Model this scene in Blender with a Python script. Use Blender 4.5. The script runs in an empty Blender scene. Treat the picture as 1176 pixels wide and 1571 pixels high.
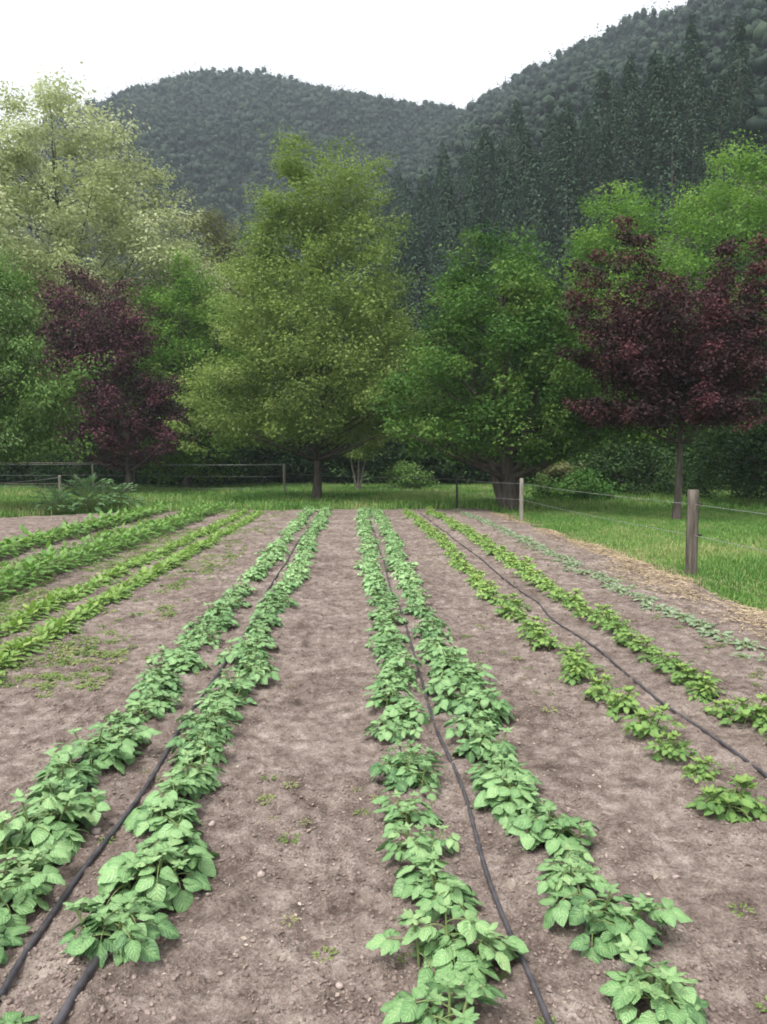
import bpy, math, random
import numpy as np
R = math.radians
scene = bpy.context.scene
C = scene.collection

# ------------------------------------------------------------------ camera, light, exposure
cam_data = bpy.data.cameras.new('camera')
cam = bpy.data.objects.new('camera', cam_data); C.objects.link(cam)
cam_data.sensor_fit = 'VERTICAL'; cam_data.sensor_height = 36.0
cam_data.lens = 27.04
cam_data.clip_start = 0.05; cam_data.clip_end = 3000
cam.location = (0, 0, 1.6)
cam.rotation_euler = (R(90 - 3.9), 0, R(-2.33))
scene.camera = cam

SUN_EL, SUN_AZ = R(62), R(215)          # azimuth clockwise from +Y: the brightest cloud stands behind the camera
world = bpy.data.worlds.new('World'); scene.world = world; world.use_nodes = True
wn = world.node_tree.nodes; wl = world.node_tree.links
bg = wn['Background']; bg.inputs['Strength'].default_value = 0.15
sky = wn.new('ShaderNodeTexSky'); sky.sky_type = 'NISHITA'; sky.sun_disc = False
sky.sun_elevation = SUN_EL; sky.sun_rotation = SUN_AZ
sky.air_density = 1.0; sky.dust_density = 3.0; sky.ozone_density = 0.5
hs = wn.new('ShaderNodeHueSaturation'); hs.inputs['Saturation'].default_value = 0.12
wl.new(sky.outputs[0], hs.inputs['Color']); wl.new(hs.outputs[0], bg.inputs['Color'])
sun_data = bpy.data.lights.new('sun', 'SUN'); sun_data.energy = 1.1; sun_data.angle = R(14); sun_data.color = (1.0, 0.97, 0.92)
sun = bpy.data.objects.new('sun', sun_data); C.objects.link(sun)
sun.rotation_euler = (math.pi / 2 - SUN_EL, 0, math.pi - SUN_AZ)
sun.location = (0, 0, 50)
vs = scene.view_settings
vs.view_transform = 'Standard'; vs.look = 'None'; vs.gamma = 1; vs.exposure = 1.36
scene.cycles.filter_width = 1.8
scene.cycles.max_bounces = 6; scene.cycles.diffuse_bounces = 3; scene.cycles.transmission_bounces = 3
scene.cycles.volume_bounces = 1; scene.cycles.use_denoising = True

rng = np.random.default_rng(7)

# ------------------------------------------------------------------ helpers
def hash2(ix, iy, s):
    n = (ix.astype(np.int64) * 374761393 + iy.astype(np.int64) * 668265263 + s * 982451653) & 0x7fffffff
    n = ((n ^ (n >> 13)) * 1274126177) & 0x7fffffff
    return ((n ^ (n >> 16)) & 0xffff) / 65535.0
def noise2(x, y, s=0):
    x = np.asarray(x, float); y = np.asarray(y, float)
    ix = np.floor(x); iy = np.floor(y); fx = x - ix; fy = y - iy
    fx = fx * fx * (3 - 2 * fx); fy = fy * fy * (3 - 2 * fy)
    a = hash2(ix, iy, s); b = hash2(ix + 1, iy, s); c = hash2(ix, iy + 1, s); d = hash2(ix + 1, iy + 1, s)
    return (a * (1 - fx) + b * fx) * (1 - fy) + (c * (1 - fx) + d * fx) * fy
def fbm(x, y, s=0, o=4):
    v = 0; a = 0.5
    for k in range(o):
        v = v + a * noise2(x * 2 ** k, y * 2 ** k, s + k * 17); a *= 0.5
    return v
def sstep(a, b, x):
    t = np.clip((x - a) / (b - a), 0, 1); return t * t * (3 - 2 * t)

def mesh_np(name, V, Fs, tint=None, smooth=False, mats=(), midx=None):
    """a mesh from numpy arrays; Fs is one (M,k) face array or a list of them"""
    if not isinstance(Fs, (list, tuple)): Fs = [Fs]
    me = bpy.data.meshes.new(name)
    V = np.asarray(V, np.float32)
    me.vertices.add(len(V)); me.vertices.foreach_set('co', V.ravel())
    loops = np.concatenate([np.asarray(f).ravel() for f in Fs]).astype(np.int32)
    tot = np.concatenate([np.full(len(f), np.asarray(f).shape[1], np.int32) for f in Fs])
    start = np.concatenate([[0], np.cumsum(tot)[:-1]]).astype(np.int32)
    me.loops.add(len(loops)); me.loops.foreach_set('vertex_index', loops)
    me.polygons.add(len(tot)); me.polygons.foreach_set('loop_start', start); me.polygons.foreach_set('loop_total', tot)
    if smooth: me.polygons.foreach_set('use_smooth', np.ones(len(tot), bool))
    for m in mats: me.materials.append(m)
    if midx is not None: me.polygons.foreach_set('material_index', np.asarray(midx, np.int32))
    if tint is not None:
        a = me.attributes.new('tint', 'FLOAT', 'POINT'); a.data.foreach_set('value', np.asarray(tint, np.float32))
    me.update(calc_edges=True)
    return me
def obj(name, me, parent=None, loc=(0, 0, 0)):
    o = bpy.data.objects.new(name, me); C.objects.link(o); o.location = loc
    if parent: o.parent = parent
    return o
def empty(name, loc, rz=0):
    o = bpy.data.objects.new(name, None); C.objects.link(o); o.location = loc; o.rotation_euler.z = rz
    o.empty_display_size = 0.2
    return o
def tag(o, label=None, cat=None, group=None, kind=None):
    if label: o['label'] = label
    if cat: o['category'] = cat
    if group: o['group'] = group
    if kind: o['kind'] = kind
    return o
def copy_tree(o, parent=None):
    c = o.copy(); C.objects.link(c); c.parent = parent
    for ch in o.children: copy_tree(ch, c)
    return c

class Geo:
    """collects vertices, faces and a tint per vertex"""
    def __init__(s): s.V = []; s.F = {}; s.T = []; s.Q = []; s.n = 0
    def add(s, V, F, t=0.5, q=None):
        V = np.asarray(V, float); F = np.asarray(F)
        s.F.setdefault(F.shape[1], []).append(F + s.n); s.V.append(V)
        s.T.append(np.broadcast_to(np.asarray(t, float), (len(V),)).copy()); s.n += len(V)
        s.Q.append(np.zeros((len(V), 3)) if q is None else q)
    def arrays(s): return np.concatenate(s.V), [np.concatenate(f) for f in s.F.values()], np.concatenate(s.T)
    def mesh(s, name, mat, smooth=False):
        
        V, F, T = s.arrays(); me = mesh_np(name, V, F, T, smooth, [mat])
        Q = np.concatenate(s.Q).astype(np.float32)
        if Q.any(): me.attributes.new('leaf_place', 'FLOAT_VECTOR', 'POINT').data.foreach_set('vector', Q.ravel())
        return me

def norm(v): return v / np.maximum(np.linalg.norm(v, axis=-1, keepdims=True), 1e-9)
def tube(g, pts, rad, n=7, t=0.5, cap=True):
    pts = np.asarray(pts, float); m = len(pts); rad = np.broadcast_to(np.asarray(rad, float), (m,))
    d = norm(np.gradient(pts, axis=0))
    ref = np.array([0, 0, 1.0]) if abs(d[:, 2]).mean() < 0.8 else np.array([1.0, 0, 0])
    a = norm(np.cross(d, ref)); b = np.cross(d, a)
    th = np.arange(n) / n * 2 * math.pi
    V = pts[:, None] + rad[:, None, None] * (np.cos(th)[None, :, None] * a[:, None] + np.sin(th)[None, :, None] * b[:, None])
    i = np.arange(m - 1)[:, None] * n; j = np.arange(n)[None]; k = (j + 1) % n
    F = np.stack([i + j, i + k, i + n + k, i + n + j], -1).reshape(-1, 4)
    V = V.reshape(-1, 3); g.add(V, F, t)
    if cap:
        for idx, rev in ((0, 1), (m - 1, 0)):
            vv = np.concatenate([V[idx * n:(idx + 1) * n], pts[idx][None]])
            f = np.stack([np.arange(n), (np.arange(n) + 1) % n, np.full(n, n)], -1)
            g.add(vv, f[:, ::-1] if rev else f, t)
def stamp(V, Fs, T, pos, rz, sc, tadd=None):
    """many copies of one small shape gathered in one mesh (used for stuff only)"""
    n = len(pos); c, s = np.cos(rz), np.sin(rz)
    sc = np.asarray(sc, float)
    if sc.ndim == 1: sc = np.stack([sc] * 3, -1)
    P = V[None] * sc[:, None]
    X = P[..., 0] * c[:, None] - P[..., 1] * s[:, None]; Y = P[..., 0] * s[:, None] + P[..., 1] * c[:, None]
    W = np.stack([X, Y, P[..., 2]], -1) + pos[:, None]
    out = [(f.astype(np.int32)[None] + (np.arange(n, dtype=np.int32) * len(V))[:, None, None]).reshape(-1, f.shape[1]) for f in Fs]
    TT = np.broadcast_to(T[None], (n, len(V))).copy()
    if tadd is not None: TT += tadd[:, None]
    return W.reshape(-1, 3).astype(np.float32), out, TT.ravel().astype(np.float32)
def merge(parts):
    V = []; F = {}; T = []; n = 0
    for v, fs, t in parts:
        for f in fs: F.setdefault(f.shape[1], []).append(f + n)
        V.append(v); T.append(t); n += len(v)
    return np.concatenate(V), [np.concatenate(f) for f in F.values()], np.concatenate(T)

# ------------------------------------------------------------------ materials
def mat_new(name):
    m = bpy.data.materials.new(name); m.use_nodes = True
    nt = m.node_tree; return m, nt, nt.nodes, nt.links, nt.nodes['Principled BSDF']
def ramp(N, stops):
    r = N.new('ShaderNodeValToRGB'); e = r.color_ramp.elements
    while len(e) < len(stops): e.new(0.5)
    for k, (p, c) in enumerate(stops): e[k].position = p; e[k].color = (*c, 1)
    return r
def foliage_mat(name, stops, trans=0.3, rough=0.55, spec=0.35, patch=0.0, patch_scale=0.6, vein=0, each=0.0):
    m, nt, N, L, p = mat_new(name)
    at = N.new('ShaderNodeAttribute'); at.attribute_name = 'tint'
    r = ramp(N, stops)
    src = at.outputs['Fac']
    if patch:
        tc = N.new('ShaderNodeTexCoord'); nz = N.new('ShaderNodeTexNoise'); nz.inputs['Scale'].default_value = patch_scale; nz.inputs['Detail'].default_value = 3
        L.new(tc.outputs['Object'], nz.inputs['Vector'])
        mm = N.new('ShaderNodeMath'); mm.operation = 'MULTIPLY_ADD'; mm.inputs[1].default_value = patch; mm.inputs[2].default_value = -patch * 0.5
        L.new(nz.outputs['Fac'], mm.inputs[0])
        ad = N.new('ShaderNodeMath'); ad.operation = 'ADD'; L.new(src, ad.inputs[0]); L.new(mm.outputs[0], ad.inputs[1]); src = ad.outputs[0]
    if each:            # every tree of a kind a little lighter or darker than its neighbour
        oi = N.new('ShaderNodeObjectInfo'); m2 = N.new('ShaderNodeMath'); m2.operation = 'MULTIPLY_ADD'; m2.inputs[1].default_value = each; m2.inputs[2].default_value = -each * 0.5
        L.new(oi.outputs['Random'], m2.inputs[0]); a2 = N.new('ShaderNodeMath'); a2.operation = 'ADD'; L.new(src, a2.inputs[0]); L.new(m2.outputs[0], a2.inputs[1]); src = a2.outputs[0]
    L.new(src, r.inputs['Fac']); L.new(r.outputs['Color'], p.inputs['Base Color'])
    p.inputs['Roughness'].default_value = rough; p.inputs['Specular IOR Level'].default_value = spec
    if vein:            # midrib, side veins and blistered blade of a leaflet, from its own length and width
        av_ = N.new('ShaderNodeAttribute'); av_.attribute_name = 'leaf_place'; sp = N.new('ShaderNodeSeparateXYZ'); L.new(av_.outputs['Vector'], sp.inputs[0])
        def mth(op, a, b=None, c=None):
            n = N.new('ShaderNodeMath'); n.operation = op
            for k_, v_ in enumerate((a, b, c)):
                if v_ is None: continue
                if isinstance(v_, (int, float)): n.inputs[k_].default_value = v_
                else: L.new(v_, n.inputs[k_])
            return n.outputs[0]
        ab = mth('ABSOLUTE', sp.outputs[1])
        ph = mth('MULTIPLY', mth('MULTIPLY_ADD', ab, -0.32, sp.outputs[0]), 36.0)
        side = mth('POWER', mth('MULTIPLY_ADD', mth('SINE', ph), 0.5, 0.5), 6.0)
        rib = mth('MAXIMUM', mth('SUBTRACT', 1.0, mth('MULTIPLY', ab, 14.0)), mth('MULTIPLY', side, 0.8))
        rib = mth('MAXIMUM', rib, 0.0)
        tc = N.new('ShaderNodeTexCoord'); nz = N.new('ShaderNodeTexNoise'); nz.inputs['Scale'].default_value = 110; nz.inputs['Detail'].default_value = 3
        L.new(tc.outputs['Object'], nz.inputs['Vector'])
        hgt = mth('MULTIPLY_ADD', nz.outputs['Fac'], 0.8, mth('MULTIPLY', rib, -1.0))
        b = N.new('ShaderNodeBump'); b.inputs['Strength'].default_value = 0.7; b.inputs['Distance'].default_value = 0.004
        L.new(hgt, b.inputs['Height']); L.new(b.outputs[0], p.inputs['Normal'])
        n2 = N.new('ShaderNodeTexNoise'); n2.inputs['Scale'].default_value = 38; n2.inputs['Detail'].default_value = 4; L.new(tc.outputs['Object'], n2.inputs['Vector'])
        sh = mth('ADD', mth('MULTIPLY_ADD', n2.outputs['Fac'], 0.5, -0.25), mth('MULTIPLY', rib, 0.16))
        src = mth('ADD', src, sh); L.new(src, r.inputs['Fac'])
    tr = N.new('ShaderNodeBsdfTranslucent'); hs_ = N.new('ShaderNodeHueSaturation'); hs_.inputs['Value'].default_value = 1.3; hs_.inputs['Saturation'].default_value = 1.1
    L.new(r.outputs['Color'], hs_.inputs['Color']); L.new(hs_.outputs[0], tr.inputs['Color'])
    mx = N.new('ShaderNodeMixShader'); mx.inputs[0].default_value = trans
    L.new(p.outputs[0], mx.inputs[1]); L.new(tr.outputs[0], mx.inputs[2]); L.new(mx.outputs[0], N['Material Output'].inputs['Surface'])
    return m
def rough_mat(name, stops, scale=8, detail=6, rough=0.9, bump=0.5, dist=0.01, stretch=(1, 1, 1), spec=0.2):
    m, nt, N, L, p = mat_new(name)
    tc = N.new('ShaderNodeTexCoord'); mp = N.new('ShaderNodeMapping'); mp.inputs['Scale'].default_value = stretch
    nz = N.new('ShaderNodeTexNoise'); nz.inputs['Scale'].default_value = scale; nz.inputs['Detail'].default_value = detail; nz.inputs['Roughness'].default_value = 0.65
    L.new(tc.outputs['Object'], mp.inputs[0]); L.new(mp.outputs[0], nz.inputs['Vector'])
    r = ramp(N, stops); L.new(nz.outputs['Fac'], r.inputs['Fac']); L.new(r.outputs['Color'], p.inputs['Base Color'])
    p.inputs['Roughness'].default_value = rough; p.inputs['Specular IOR Level'].default_value = spec
    if bump:
        b = N.new('ShaderNodeBump'); b.inputs['Strength'].default_value = bump; b.inputs['Distance'].default_value = dist
        L.new(nz.outputs['Fac'], b.inputs['Height']); L.new(b.outputs[0], p.inputs['Normal'])
    return m

M = {}
M['bark'] = rough_mat('bark', [(0.3, (0.03, 0.024, 0.02)), (0.7, (0.10, 0.085, 0.07))], 9, bump=0.8, dist=0.03, stretch=(1, 1, 0.25))
M['pale_bark'] = rough_mat('pale_bark', [(0.3, (0.10, 0.085, 0.075)), (0.7, (0.22, 0.19, 0.17))], 9, bump=0.6, dist=0.02, stretch=(1, 1, 0.25))
M['post_wood'] = rough_mat('post_wood', [(0.3, (0.03, 0.024, 0.02)), (0.52, (0.10, 0.085, 0.07)), (0.75, (0.20, 0.175, 0.15))], 14, bump=0.8, dist=0.012, stretch=(1, 1, 0.12))
M['pale_wood'] = rough_mat('pale_wood', [(0.3, (0.13, 0.12, 0.095)), (0.7, (0.29, 0.27, 0.225))], 14, bump=0.5, dist=0.01, stretch=(1, 1, 0.12))
M['dark_metal'] = rough_mat('dark_metal', [(0.3, (0.015, 0.015, 0.014)), (0.7, (0.04, 0.037, 0.033))], 20, rough=0.6, bump=0.2, dist=0.003)
M['wire'] = rough_mat('wire', [(0.3, (0.16, 0.165, 0.16)), (0.7, (0.30, 0.30, 0.29))], 20, rough=0.5, bump=0)
M['hose'] = rough_mat('hose', [(0.35, (0.025, 0.024, 0.03)), (0.7, (0.085, 0.075, 0.082))], 14, rough=0.42, bump=0.1, dist=0.002, spec=0.5)
M['stone'] = rough_mat('stone', [(0.3, (0.30, 0.235, 0.205)), (0.7, (0.46, 0.38, 0.34))], 30, rough=0.85, bump=0.4, dist=0.004)
M['stem'] = rough_mat('stem', [(0.3, (0.09, 0.15, 0.05)), (0.7, (0.20, 0.24, 0.09))], 30, rough=0.6, bump=0)
M['potato_leaf'] = foliage_mat('potato_leaf', [(0.0, (0.055, 0.13, 0.045)), (0.3, (0.15, 0.285, 0.105)), (0.65, (0.24, 0.40, 0.165)), (1.0, (0.34, 0.46, 0.20))], 0.13, 0.45, 0.5, vein=1, each=0.22)
M['young_leaf'] = foliage_mat('young_leaf', [(0.0, (0.08, 0.165, 0.05)), (0.5, (0.18, 0.32, 0.085)), (1.0, (0.30, 0.42, 0.11))], 0.25, 0.5, 0.4, vein=1, each=0.22)
M['lettuce_leaf'] = foliage_mat('lettuce_leaf', [(0.0, (0.09, 0.19, 0.045)), (0.5, (0.18, 0.30, 0.07)), (1.0, (0.28, 0.38, 0.10))], 0.3, 0.5, 0.4)
M['bean_leaf'] = foliage_mat('bean_leaf', [(0.0, (0.06, 0.15, 0.035)), (0.5, (0.12, 0.245, 0.055)), (1.0, (0.22, 0.34, 0.08))], 0.3, 0.5, 0.4)
M['grey_leaf'] = foliage_mat('grey_leaf', [(0.0, (0.10, 0.17, 0.085)), (0.5, (0.18, 0.255, 0.14)), (1.0, (0.30, 0.36, 0.24))], 0.2, 0.6, 0.3)
M['grass'] = foliage_mat('grass', [(0.0, (0.04, 0.105, 0.02)), (0.45, (0.10, 0.215, 0.045)), (0.8, (0.18, 0.30, 0.075)), (1.0, (0.34, 0.33, 0.15))], 0.3, 0.6, 0.25, patch=0.5, patch_scale=0.35)
M['straw'] = rough_mat('straw', [(0.3, (0.27, 0.20, 0.12)), (0.7, (0.52, 0.42, 0.28))], 5, rough=0.8, bump=0)
M['weed'] = foliage_mat('weed', [(0.0, (0.08, 0.13, 0.035)), (0.5, (0.15, 0.22, 0.06)), (1.0, (0.30, 0.29, 0.14))], 0.25, 0.6, 0.25)

def soil_mat():
    m, nt, N, L, p = mat_new('soil')
    tc = N.new('ShaderNodeTexCoord')
    def nz(scale, detail=4, rough=0.6):
        n = N.new('ShaderNodeTexNoise'); n.inputs['Scale'].default_value = scale; n.inputs['Detail'].default_value = detail; n.inputs['Roughness'].default_value = rough
        L.new(tc.outputs['Object'], n.inputs['Vector']); return n
    big, mid, fine = nz(1.6, 4), nz(9, 6, 0.7), nz(75, 4, 0.7)
    r1 = ramp(N, [(0.36, (0.05, 0.036, 0.030)), (0.44, (0.12, 0.091, 0.077)), (0.51, (0.20, 0.158, 0.135)), (0.62, (0.37, 0.31, 0.272))])
    a = N.new('ShaderNodeMath'); a.operation = 'MULTIPLY_ADD'; a.inputs[1].default_value = 0.45
    L.new(mid.outputs['Fac'], a.inputs[0])
    b = N.new('ShaderNodeMath'); b.operation = 'MULTIPLY'; b.inputs[1].default_value = 0.31; L.new(fine.outputs['Fac'], b.inputs[0]); L.new(b.outputs[0], a.inputs[2])
    c = N.new('ShaderNodeMath'); c.operation = 'MULTIPLY_ADD'; c.inputs[1].default_value = 0.24; L.new(big.outputs['Fac'], c.inputs[0]); L.new(a.outputs[0], c.inputs[2])
    L.new(c.outputs[0], r1.inputs['Fac']); L.new(r1.outputs['Color'], p.inputs['Base Color'])
    p.inputs['Roughness'].default_value = 0.95; p.inputs['Specular IOR Level'].default_value = 0.1
    h = N.new('ShaderNodeMath'); h.operation = 'ADD'; L.new(mid.outputs['Fac'], h.inputs[0])
    h2 = N.new('ShaderNodeMath'); h2.operation = 'MULTIPLY'; h2.inputs[1].default_value = 0.45; L.new(fine.outputs['Fac'], h2.inputs[0]); L.new(h2.outputs[0], h.inputs[1])
    bp = N.new('ShaderNodeBump'); bp.inputs['Strength'].default_value = 0.9; bp.inputs['Distance'].default_value = 0.035
    L.new(h.outputs[0], bp.inputs['Height']); L.new(bp.outputs[0], p.inputs['Normal'])
    return m
M['soil'] = soil_mat()
M['clod'] = rough_mat('clod', [(0.3, (0.085, 0.063, 0.054)), (0.7, (0.30, 0.235, 0.205))], 25, rough=0.95, bump=0.6, dist=0.004, spec=0.1)

def ground_mat():
    m, nt, N, L, p = mat_new('ground')
    tc = N.new('ShaderNodeTexCoord'); sp = N.new('ShaderNodeSeparateXYZ'); L.new(tc.outputs['Object'], sp.inputs[0])
    n1 = N.new('ShaderNodeTexNoise'); n1.inputs['Scale'].default_value = 0.5; n1.inputs['Detail'].default_value = 8
    L.new(tc.outputs['Object'], n1.inputs['Vector'])
    turf = ramp(N, [(0.3, (0.03, 0.06, 0.016)), (0.6, (0.06, 0.12, 0.028)), (0.8, (0.10, 0.12, 0.045))]); L.new(n1.outputs['Fac'], turf.inputs['Fac'])
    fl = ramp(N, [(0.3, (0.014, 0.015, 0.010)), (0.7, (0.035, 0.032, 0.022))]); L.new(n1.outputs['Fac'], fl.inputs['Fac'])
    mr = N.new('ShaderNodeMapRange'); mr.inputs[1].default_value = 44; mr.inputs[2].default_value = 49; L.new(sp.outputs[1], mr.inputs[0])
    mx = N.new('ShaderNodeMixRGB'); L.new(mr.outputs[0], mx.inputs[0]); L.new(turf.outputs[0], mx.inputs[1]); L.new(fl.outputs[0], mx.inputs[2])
    L.new(mx.outputs[0], p.inputs['Base Color']); p.inputs['Roughness'].default_value = 0.95; p.inputs['Specular IOR Level'].default_value = 0.1
    return m
M['ground'] = ground_mat()

# ------------------------------------------------------------------ the lie of the land
RIDGE = np.array([(-420, 60), (-260, 95), (-190, 135), (-150, 166), (-129, 185), (-112, 194), (-79, 203), (-48, 204), (-31, 201), (7, 194), (38, 188), (72, 184), (140, 180), (420, 150)], float)
def land(x, y):
    x = np.asarray(x, float); y = np.asarray(y, float)
    zr = np.interp(x, RIDGE[:, 0], RIDGE[:, 1]) - 9
    t = np.clip((y - 140) / 280, 0, 1)
    far = zr * (0.55 * t + 0.45 * t * t * (3 - 2 * t)) - np.clip(y - 420, 0, None) * 0.5
    far = far + (fbm(x / 60, y / 60, 3) - 0.47) * 22 * sstep(150, 260, y) * (1 - 0.75 * sstep(330, 420, y))
    s = ((x - 112) * 130 + (y - 250) * 48) / 138.6
    rt = 0.592 * x + 0.426 * (y - 72) + 1 - np.clip(s, 0, None) * 1.25
    rt = rt - np.clip(y - 372, 0, None) * 0.9
    rt = rt + (fbm(x / 35 + 9, y / 35, 5) - 0.47) * 14 * sstep(75, 130, y)
    lim = sstep(-60, 10, x - 0.02 * (y - 100))
    rt = np.where(rt > 0, rt * lim, rt)
    z = np.maximum(np.maximum(far, rt), 0)
    return z * sstep(58, 78, y) - 0.03
gx = np.concatenate([np.arange(-480, -60, 9), np.arange(-60, 60, 3), np.arange(60, 481, 9)]).astype(float)
gy = np.concatenate([np.arange(-90, 0, 10), np.arange(0, 120, 3), np.arange(120, 560, 7)]).astype(float)
X, Y = np.meshgrid(gx, gy); nx, ny = len(gx), len(gy)
def grid_faces(nx, ny):
    i = np.arange(ny - 1)[:, None] * nx + np.arange(nx - 1)[None]
    return np.stack([i, i + 1, i + nx + 1, i + nx], -1).reshape(-1, 4)
me = mesh_np('ground', np.stack([X, Y, land(X, Y)], -1).reshape(-1, 3), grid_faces(nx, ny), None, True, [M['ground']])
tag(obj('ground', me), 'ground running from the lawn up into the wooded hills', None, None, 'structure')

# rows of the garden: x of each row
ROWX = dict(L1=-1.34, L2=-0.80, R1=0.29, R2=0.72, R3=1.64, R4=2.37, R5=3.35, L3=-2.72, L4=-3.22, L5=-4.25, L6=-5.75)
def field_edge(x, y):
    """>0 inside the dug field"""
    r = 4.45 + (fbm(y * 0.6, y * 0 + 3, 11) - 0.47) * 0.9 - x
    l = x + 10.8 + (fbm(y * 0.5, y * 0 + 8, 12) - 0.47) * 1.5
    f = 24.6 + (fbm(x * 0.7, x * 0 + 1, 13) - 0.47) * 1.4 - 0.12 * np.clip(-4 - x, 0, None) * 4 - y
    return np.minimum(np.minimum(r, l), f)
def soil_z(x, y):
    z = (fbm(x * 1.3, y * 1.3, 21, 3) - 0.44) * 0.045
    for k, v in ROWX.items():
        if k[0] == 'R' or k in ('L1', 'L2'): z = z + 0.022 * np.exp(-((x - v) / 0.16) ** 2)
    b = np.abs(fbm(x * 9, y * 9, 31, 3) - 0.44)
    z = z + 0.045 * (fbm(x * 7, y * 7, 41, 4) - 0.44) - 0.07 * np.maximum(0.07 - b, 0) + 0.05 * np.maximum(noise2(x * 19, y * 19, 5) - 0.58, 0) + 0.035 * np.maximum(noise2(x * 37, y * 37, 6) - 0.58, 0)
    e = field_edge(x, y)
    return 0.012 + z - 0.12 * sstep(0.15, -0.25, e)
sx = np.concatenate([np.arange(-11.9, -2.2, 0.035), np.arange(-2.2, 2.2, 0.013), np.arange(2.2, 5.2, 0.03)])
sy = [0.4]
while sy[-1] < 26.0: sy.append(sy[-1] * 1.0055 + 0.002)
sy = np.array(sy)
X, Y = np.meshgrid(sx, sy)
me = mesh_np('soil', np.stack([X, Y, soil_z(X, Y)], -1).reshape(-1, 3), grid_faces(len(sx), len(sy)), None, True, [M['soil']])
tag(obj('soil', me), 'bare crumbly brown soil of the vegetable field', None, None, 'structure')

# ------------------------------------------------------------------ trees
def leaf_quads(P, D, Nn, L, W, droop=0.15):
    """one folded kite per leaf"""
    D = norm(D); S = norm(np.cross(D, Nn)); U = np.cross(S, D)
    L = L[:, None]; W = W[:, None]
    a = P; b = P + D * L * 0.5 + S * W * 0.5 + U * L * 0.06; c = P + D * L - U * L * droop; d = P + D * L * 0.5 - S * W * 0.5 + U * L * 0.06
    V = np.stack([a, b, c, d], 1).reshape(-1, 3)
    return V, np.arange(len(P) * 4).reshape(-1, 4)
def crown(r, prof, h, n_clump, clump_r, per, leaf, shell=0.6, lobes=0.28, flat=0.65, off=lambda t: (0, 0), hang=0.0, wl=0.62, extra=(), sprays=(), stretch=0.45):
    tt = np.array([p[0] for p in prof]); rr = np.array([p[1] for p in prof])
    grid = np.linspace(tt[0], tt[-1], 300); w = np.maximum(np.interp(grid, tt, rr), 0.15) ** 1.6; w /= w.sum()
    t = r.choice(grid, n_clump, p=w); th = r.uniform(0, 2 * math.pi, n_clump)
    lob = 1 + lobes * (2 * noise2(th * 1.3 + 5 * np.cos(th), t * 7, int(r.integers(999))) - 1.0) + r.normal(0, 0.08, n_clump)
    rad = np.interp(t, tt, rr) * lob * r.uniform(0, 1, n_clump) ** (0.5 * shell)
    o = np.array([off(q) for q in t])
    cen = np.stack([rad * np.cos(th) + o[:, 0], rad * np.sin(th) + o[:, 1], t * h], -1)
    if len(extra): cen = np.concatenate([cen, np.asarray(extra, float)])
    cr = clump_r * r.uniform(0.6, 1.35, len(cen))
    for (p0, p1, m, c0, c1) in sprays:
        q = np.linspace(0.25, 1, m)[:, None]
        b = np.asarray(p0, float) * (1 - q) + np.asarray(p1, float) * q; b[:, 2] += 0.12 * np.sin(q[:, 0] * 3.14) * (p1[2] - p0[2]) * -1
        cen = np.concatenate([cen, b + r.normal(0, 0.1, b.shape)]); cr = np.concatenate([cr, c0 + (c1 - c0) * q[:, 0]])
    n = len(cen)
    ctint = r.normal(0, 0.17, n)
    idx = np.repeat(np.arange(n), per)
    d = norm(r.normal(0, 1, (n * per, 3)))
    P = cen[idx] + d * (cr[idx] * r.uniform(0.15, 1, n * per) ** 0.45)[:, None] * np.array([1, 1, flat])
    up = np.array([0, 0, 1.0])
    out = cen * np.array([1, 1, 0]); out = norm(out + np.array([0, 0, 0.5]) * np.linalg.norm(out, axis=1, keepdims=True))
    P = P + out[idx] * (r.normal(0, stretch, len(P)) * cr[idx])[:, None]
    Nn = norm(0.8 * up + 0.6 * d + r.normal(0, 0.33, d.shape))
    ax = norm(np.concatenate([d[:, :2] + r.normal(0, 0.6, (len(d), 2)), (r.normal(-0.25 - hang, 0.35, len(d)))[:, None]], 1))
    L = leaf * r.uniform(0.65, 1.35, len(P))
    V, F = leaf_quads(P, ax, Nn, L, L * wl)
    tint = np.clip(0.5 + ctint[idx] + r.normal(0, 0.075, len(P)), 0, 1)
    return V, F, np.repeat(tint, 4), cen
def trunk_geo(r, h, r0, cen, n_limb, off=lambda t: (0, 0), top=0.88, base_z=0.0, forks=(), low=0.12):
    g = Geo(); m = 12
    ts = np.linspace(0, top, m)
    o = np.array([off(q) for q in ts]); wig = np.cumsum(r.normal(0, 0.012 * h / m * 3, (m, 2)), 0); wig -= wig[0]
    pts = np.stack([o[:, 0] + wig[:, 0], o[:, 1] + wig[:, 1], ts * h + base_z], -1)
    rad = r0 * (1 - ts / top * 0.9); rad[0] *= 1.45; rad[1] *= 1.05
    tube(g, pts, rad, 9)
    for (az, spread, fh, fr) in forks:
        q = np.linspace(0, 1, 9)
        px = spread * q ** 0.8
        tube(g, np.stack([px * math.cos(az), px * math.sin(az), q * fh * h + base_z], -1), fr * (1.25 - q * 0.95), 8)
    pick = r.permutation(len(cen))[:n_limb]
    for k in pick:
        c = cen[k]; rho = math.hypot(c[0], c[1])
        zs = max(low * h, min(c[2] - 0.55 * rho, 0.82 * top * h))
        s = np.array([np.interp(zs + base_z, pts[:, 2], pts[:, 0]), np.interp(zs + base_z, pts[:, 2], pts[:, 1]), zs + base_z])
        q = np.linspace(0, 1, 6)[:, None]
        mid = (s + c) / 2 + np.array([0, 0, -0.08 * rho]) + r.normal(0, 0.06 * rho + 0.02, 3)
        b = (1 - q) ** 2 * s + 2 * q * (1 - q) * mid + q ** 2 * c
        rs = max(0.014, np.interp(zs, ts * h, rad) * 0.42)
        tube(g, b, rs * (1 - 0.85 * q[:, 0]), 5, cap=False)
    return g
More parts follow.
